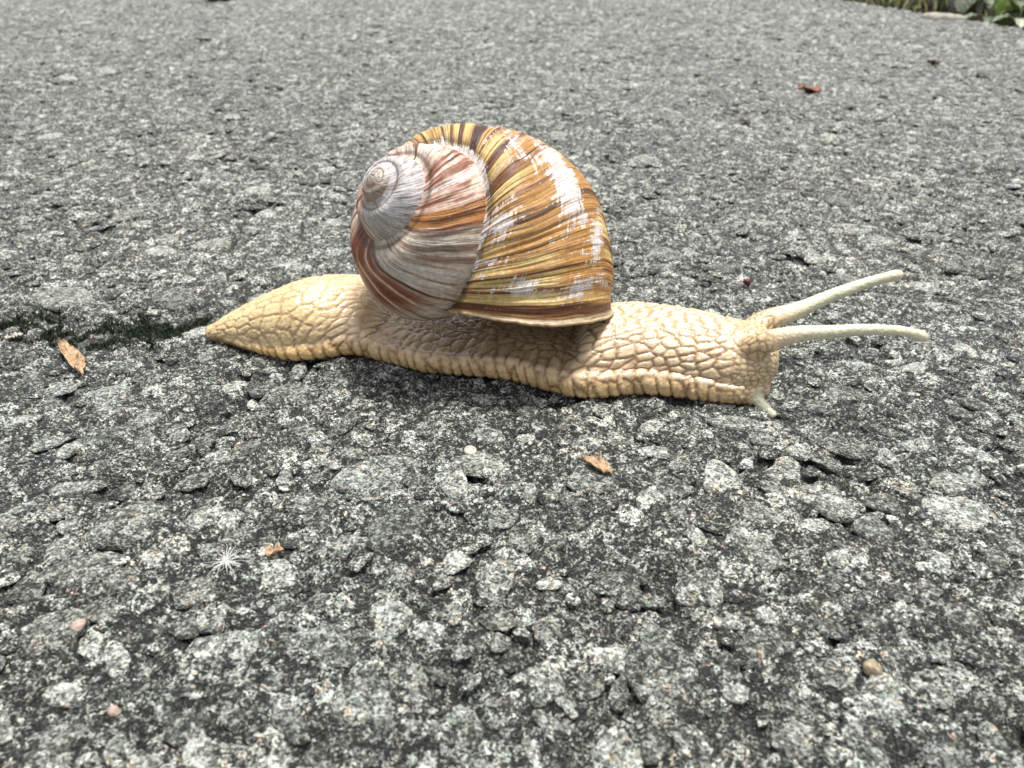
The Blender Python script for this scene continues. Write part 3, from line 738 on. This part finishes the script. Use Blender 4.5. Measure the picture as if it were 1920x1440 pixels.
# ------------------------------------------------------------------ the planted verge beyond the path
m = NT("verge_soil"); P = m.pos(); n = m.noise(P, 160, 6, .7)
M_SOIL = m.done(m.ramp(n, [(.3, (.006, .005, .003)), (.6, (.022, .017, .010)), (.75, (.06, .05, .03))]), .95, m.bump(n, .004, 1), Specular_IOR_Level=.1)
gx = np.r_[[-3e5, -6e4, -1e4, -2000, -300, 100], np.arange(240, 760, 5.0), [900, 1300, 2500, 1e4, 6e4, 3e5]]
gy = np.r_[[-3e5, -6e4, -1e4, -2000, -300, 100, 300], np.arange(400, 1100, 5.0), [1300, 2500, 1e4, 6e4, 3e5]]
X, Y = np.meshgrid(gx, gy)
Z = np.where((X > 240) & (X < 760) & (Y > 400) & (Y < 1100), 7 * fbm(X / 30, Y / 30, 201, 4) - 9, -14)
ed = edge_dist(X, Y); Z = np.where(ed < 12, np.minimum(Z, -9.0), Z); Z = np.where(ed < -20, -40, Z)
add("soil", new_mesh("soil", np.stack([X, Y, Z], -1).reshape(-1, 3), grid_faces(*X.shape), M_SOIL), kind="structure", label="dark bare soil of the verge beside the path")
def leaf_mat(name, c0, c1, vein):
    m = NT(name); P = m.pos(); n = m.noise(P, 90, 4, .6); uv = m.attr("leafuv", "Vector")
    sp = m.n("ShaderNodeSeparateXYZ"); m.l(uv, sp.inputs[0])
    col = m.ramp(n, [(.35, c0), (.65, c1)])
    ax = m.math('ABSOLUTE', sp.outputs[1]); wv = m.math('SINE', m.math('ADD', m.math('MULTIPLY', sp.outputs[0], 22.0), m.math('MULTIPLY', ax, -11.0)))
    vm = m.math('MAXIMUM', m.ramp(ax, [(.02, 1.0), (.06, 0.0)]), m.math('MULTIPLY', m.ramp(wv, [(.86, 0.0), (1.0, .6)]), 1.0))
    col = m.mix(m.math('MULTIPLY', vm, .5), col, vein)
    return m.done(col, .45, m.bump(vm, .0006, -.6), Transmission_Weight=0.0, Subsurface_Weight=.12, Subsurface_Scale=.002)
M_LG = leaf_mat("leaf_green", (.075, .145, .018), (.14, .23, .035), (.20, .28, .08))
M_LS = leaf_mat("leaf_silver", (.21, .25, .17), (.34, .37, .29), (.30, .34, .2))
M_LD = leaf_mat("leaf_dark", (.018, .04, .010), (.05, .085, .022), (.07, .11, .04)); M_STEM = plain("stem", (.05, .075, .02), (.12, .14, .05), 200)
M_GRASS = plain("grass_blade", (.045, .06, .012), (.24, .24, .08), 120); M_SLAB = plain("verge_stone", (.17, .16, .125), (.34, .32, .26), 220, .7, .0006)
def leaf_mesh(L, W, seed, scallop, mat):
    r = np.random.default_rng(seed); nu, nv = 17, 11
    u = np.linspace(0, 1, nu)[:, None]; v = np.linspace(-1, 1, nv)[None]
    prof = np.sin(np.pi * u ** .72) ** .75 + .02
    edge = 1 + scallop * np.sin(u * 40 + seed) * np.abs(v) ** 3
    X = u * L + .0 * v; Yl = v * W / 2 * prof * edge
    Zl = .16 * W * np.abs(v) ** 1.6 * prof - .22 * L * (u - .3) ** 2 + .02 * L * r.normal(0, 1, (nu, nv)) * np.abs(v) + .035 * W * np.sin(u * 22 - 11 * np.abs(v))
    T = np.stack([X + 0 * Zl, Yl, Zl], -1).reshape(-1, 3); B = T - np.array([0, 0, .35]); F = grid_faces(nu, nv); n = nu * nv
    rim = [i for i in range(nv)] + [k * nv + nv - 1 for k in range(1, nu)] + [(nu - 1) * nv + k for k in range(nv - 2, -1, -1)] + [k * nv for k in range(nu - 2, 0, -1)]
    FF = [tuple(f) for f in F] + [tuple(f[::-1] + n) for f in F] + [(rim[k], rim[(k + 1) % len(rim)], rim[(k + 1) % len(rim)] + n, rim[k] + n) for k in range(len(rim))]
    uv = np.stack([u + 0 * v, v + 0 * u, 0 * u + 0 * v], -1).reshape(-1, 3)
    return new_mesh("leaf", np.concatenate([T, B]), FF, mat, True, {"leafuv": ('FLOAT_VECTOR', np.concatenate([uv, uv]))})
def plant(name, label, px, py, mat, specs, group=None, scallop=.05):
    """specs: (offset x, y, z of the leaf base, length, width, yaw, pitch up, roll) in mm and degrees"""
    g = ground(float(px), float(py), -6.0); root = link(bpy.data.objects.new(name, None)); root.empty_display_size = .01
    root.location = tuple(g / 1000); root["label"] = label; root["category"] = "plant"
    if group: root["group"] = group
    for k, (x, y, z_, L, W, yaw, pit, rol) in enumerate(specs):
        lf = add("leaf", leaf_mesh(L, W, int(px) + k * 7, scallop, mat if not isinstance(mat, list) else mat[k % len(mat)]), root, (x / 1000, y / 1000, z_ / 1000))
        lf.rotation_euler = (Matrix.Rotation(math.radians(yaw), 3, 'Z') @ Matrix.Rotation(math.radians(-pit), 3, 'Y') @ Matrix.Rotation(math.radians(rol), 3, 'X')).to_euler()
        V, F = tube(spline([(x * .2, y * .2, -3), (x * .6, y * .6, z_ * .7), (x, y, z_)], 8), np.linspace(.9, .6, 8), 6)
        add("stem", new_mesh("stem", V, F, M_STEM), root)
plant("broadleaf_plant", "low plant with broad bright green leaves at the asphalt edge", 1880, 40, M_LG,
      [(-6, -6, 21, 25, 21, -92, -66, 6), (10, -8, 16, 18, 15, -60, -60, -12), (4, 8, 26, 26, 20, -40, -10, 10), (-8, 10, 30, 24, 18, 160, 10, 0), (10, 14, 34, 28, 20, 70, 25, 0), (0, 16, 40, 24, 18, 110, 45, 0), (16, 2, 18, 20, 16, -20, -30, -10)])
plant("silver_leaf_plant", "grey green silvery leaved plant between the pale slab and the broad leaved plant", 1822, 22, M_LS,
      [(-14, -8, 13, 15, 13, -110, -60, 8), (-8, -4, 16, 17, 15, -120, -50, 8), (2, -6, 18, 18, 16, -80, -45, -8), (10, -2, 15, 15, 13, -60, -55, 0), (-12, 4, 24, 18, 15, -150, -20, 0), (4, 6, 30, 20, 16, 60, 20, 0), (-4, 10, 34, 18, 15, 140, 30, 0), (12, 8, 26, 16, 14, 0, 0, 10)])
plant("dark_leaf_plant", "dark green small leaved plant squeezed in behind the pale slab", 1762, 8, M_LD,
      [(-8, 0, 12, 14, 9, -150, -30, 0), (0, -4, 10, 15, 9, -90, -40, 0), (8, 0, 14, 14, 9, -40, -35, 0), (0, 8, 24, 16, 10, 90, 20, 0), (-6, 6, 20, 15, 9, 150, 10, 0)])
plant("silver_leaf_plant", "grey green silvery leaved plant beyond the broad bright green leaves", 1925, 24, [M_LS, M_LD],
      [(-16, -10, 13, 15, 13, -110, -52, 8), (-12, -6, 14, 15, 13, -110, -48, 8), (-4, -8, 20, 16, 13, -95, -40, -8), (-16, 4, 22, 17, 13, 170, -15, 0), (6, 4, 26, 18, 14, 30, 10, 0), (-6, 10, 30, 16, 12, 120, 30, 0)])
plant("silver_leaf_plant", "grey green silvery leaved plant growing right behind the pale flat stone", 1795, 18, [M_LS, M_LG, M_LS],
      [(-10, -10, 12, 15, 13, -100, -55, 8), (0, -12, 14, 16, 14, -85, -58, -8), (6, -14, 9, 12, 10, -60, -60, 0), (10, -6, 12, 14, 12, -70, -50, 0), (-6, 4, 24, 17, 14, -140, -10, 0), (6, 6, 28, 18, 15, 40, 15, 0)])
plant("dark_leaf_plant", "dark green low rosette in front of the broad bright green leaves", 1856, 44, M_LD,
      [(-10, 0, 6, 14, 9, -170, -10, 0), (-4, -3, 5, 12, 8, -120, -15, 0), (6, -2, 6, 13, 9, -50, -10, 0), (10, 2, 8, 14, 9, 0, 0, 0), (0, 6, 12, 14, 9, 90, 20, 0)])
plant("dark_leaf_plant", "dark green low rosette under the farther silvery leaves", 1912, 48, [M_LD, M_LS],
      [(-10, 0, 6, 13, 9, -170, -10, 0), (-3, -3, 5, 12, 9, -110, -20, 0), (6, -2, 6, 13, 10, -40, -10, 0), (9, 3, 9, 14, 9, 10, 0, 0), (0, 6, 12, 14, 9, 80, 20, 0)])
# flat pale stone lying at the border
g = ground(1776., 37., 0.0); V, F = stone_mesh(77, 18, 4); V = V * np.array([13.5, 9.5, 11.0]); V[:, 2] += 3.0
add("border_stone", new_mesh("border_stone", V, F, M_SLAB), None, tuple(np.array([g[0], g[1] + 6, -2]) / 1000), (.05, .02, -.45), "flat pale cream stone lying on the border of asphalt and plants", "stone")
q = np.random.default_rng(12); GV, GF, o = [], [], 0
for k in range(620):
    y = q.uniform(480, 1100); x = EDGE_X + (739 - y) * EDGE_K + abs(q.normal(0, 1)) * 55 + 4
    if y < 690 and (x - EDGE_X - (739 - y) * EDGE_K < 70 or q.random() < .6): continue
    h = q.uniform(10, 46); a = q.uniform(0, 6.28); ln = q.uniform(.2, 1.1); d = np.array([math.cos(a), math.sin(a), 0]); sd = np.array([-d[1], d[0], 0]) * q.uniform(.5, 1.1)
    t_ = np.linspace(0, 1, 5)
    mid_ = np.array([x, y, -10]) + d * (h * ln * t_ ** 2)[:, None] + np.array([0, 0, 1]) * (h * (t_ - .35 * ln * t_ ** 2))[:, None]
    w_ = (1 - t_ ** 1.6)[:, None] + .06
    GV.append(np.concatenate([mid_ + sd * w_, mid_ - sd * w_, mid_ + np.array([0, 0, .25]) + d * .3 * w_]))
    for j in range(4):
        for p_, r_ in ((0, 2), (2, 1), (1, 0)): GF.append((o + p_ * 5 + j, o + r_ * 5 + j, o + r_ * 5 + j + 1, o + p_ * 5 + j + 1))
    o += 15
add("grass", new_mesh("grass", np.concatenate(GV), GF, M_GRASS), kind="stuff", label="yellowish green grass growing along the verge", cat="grass")
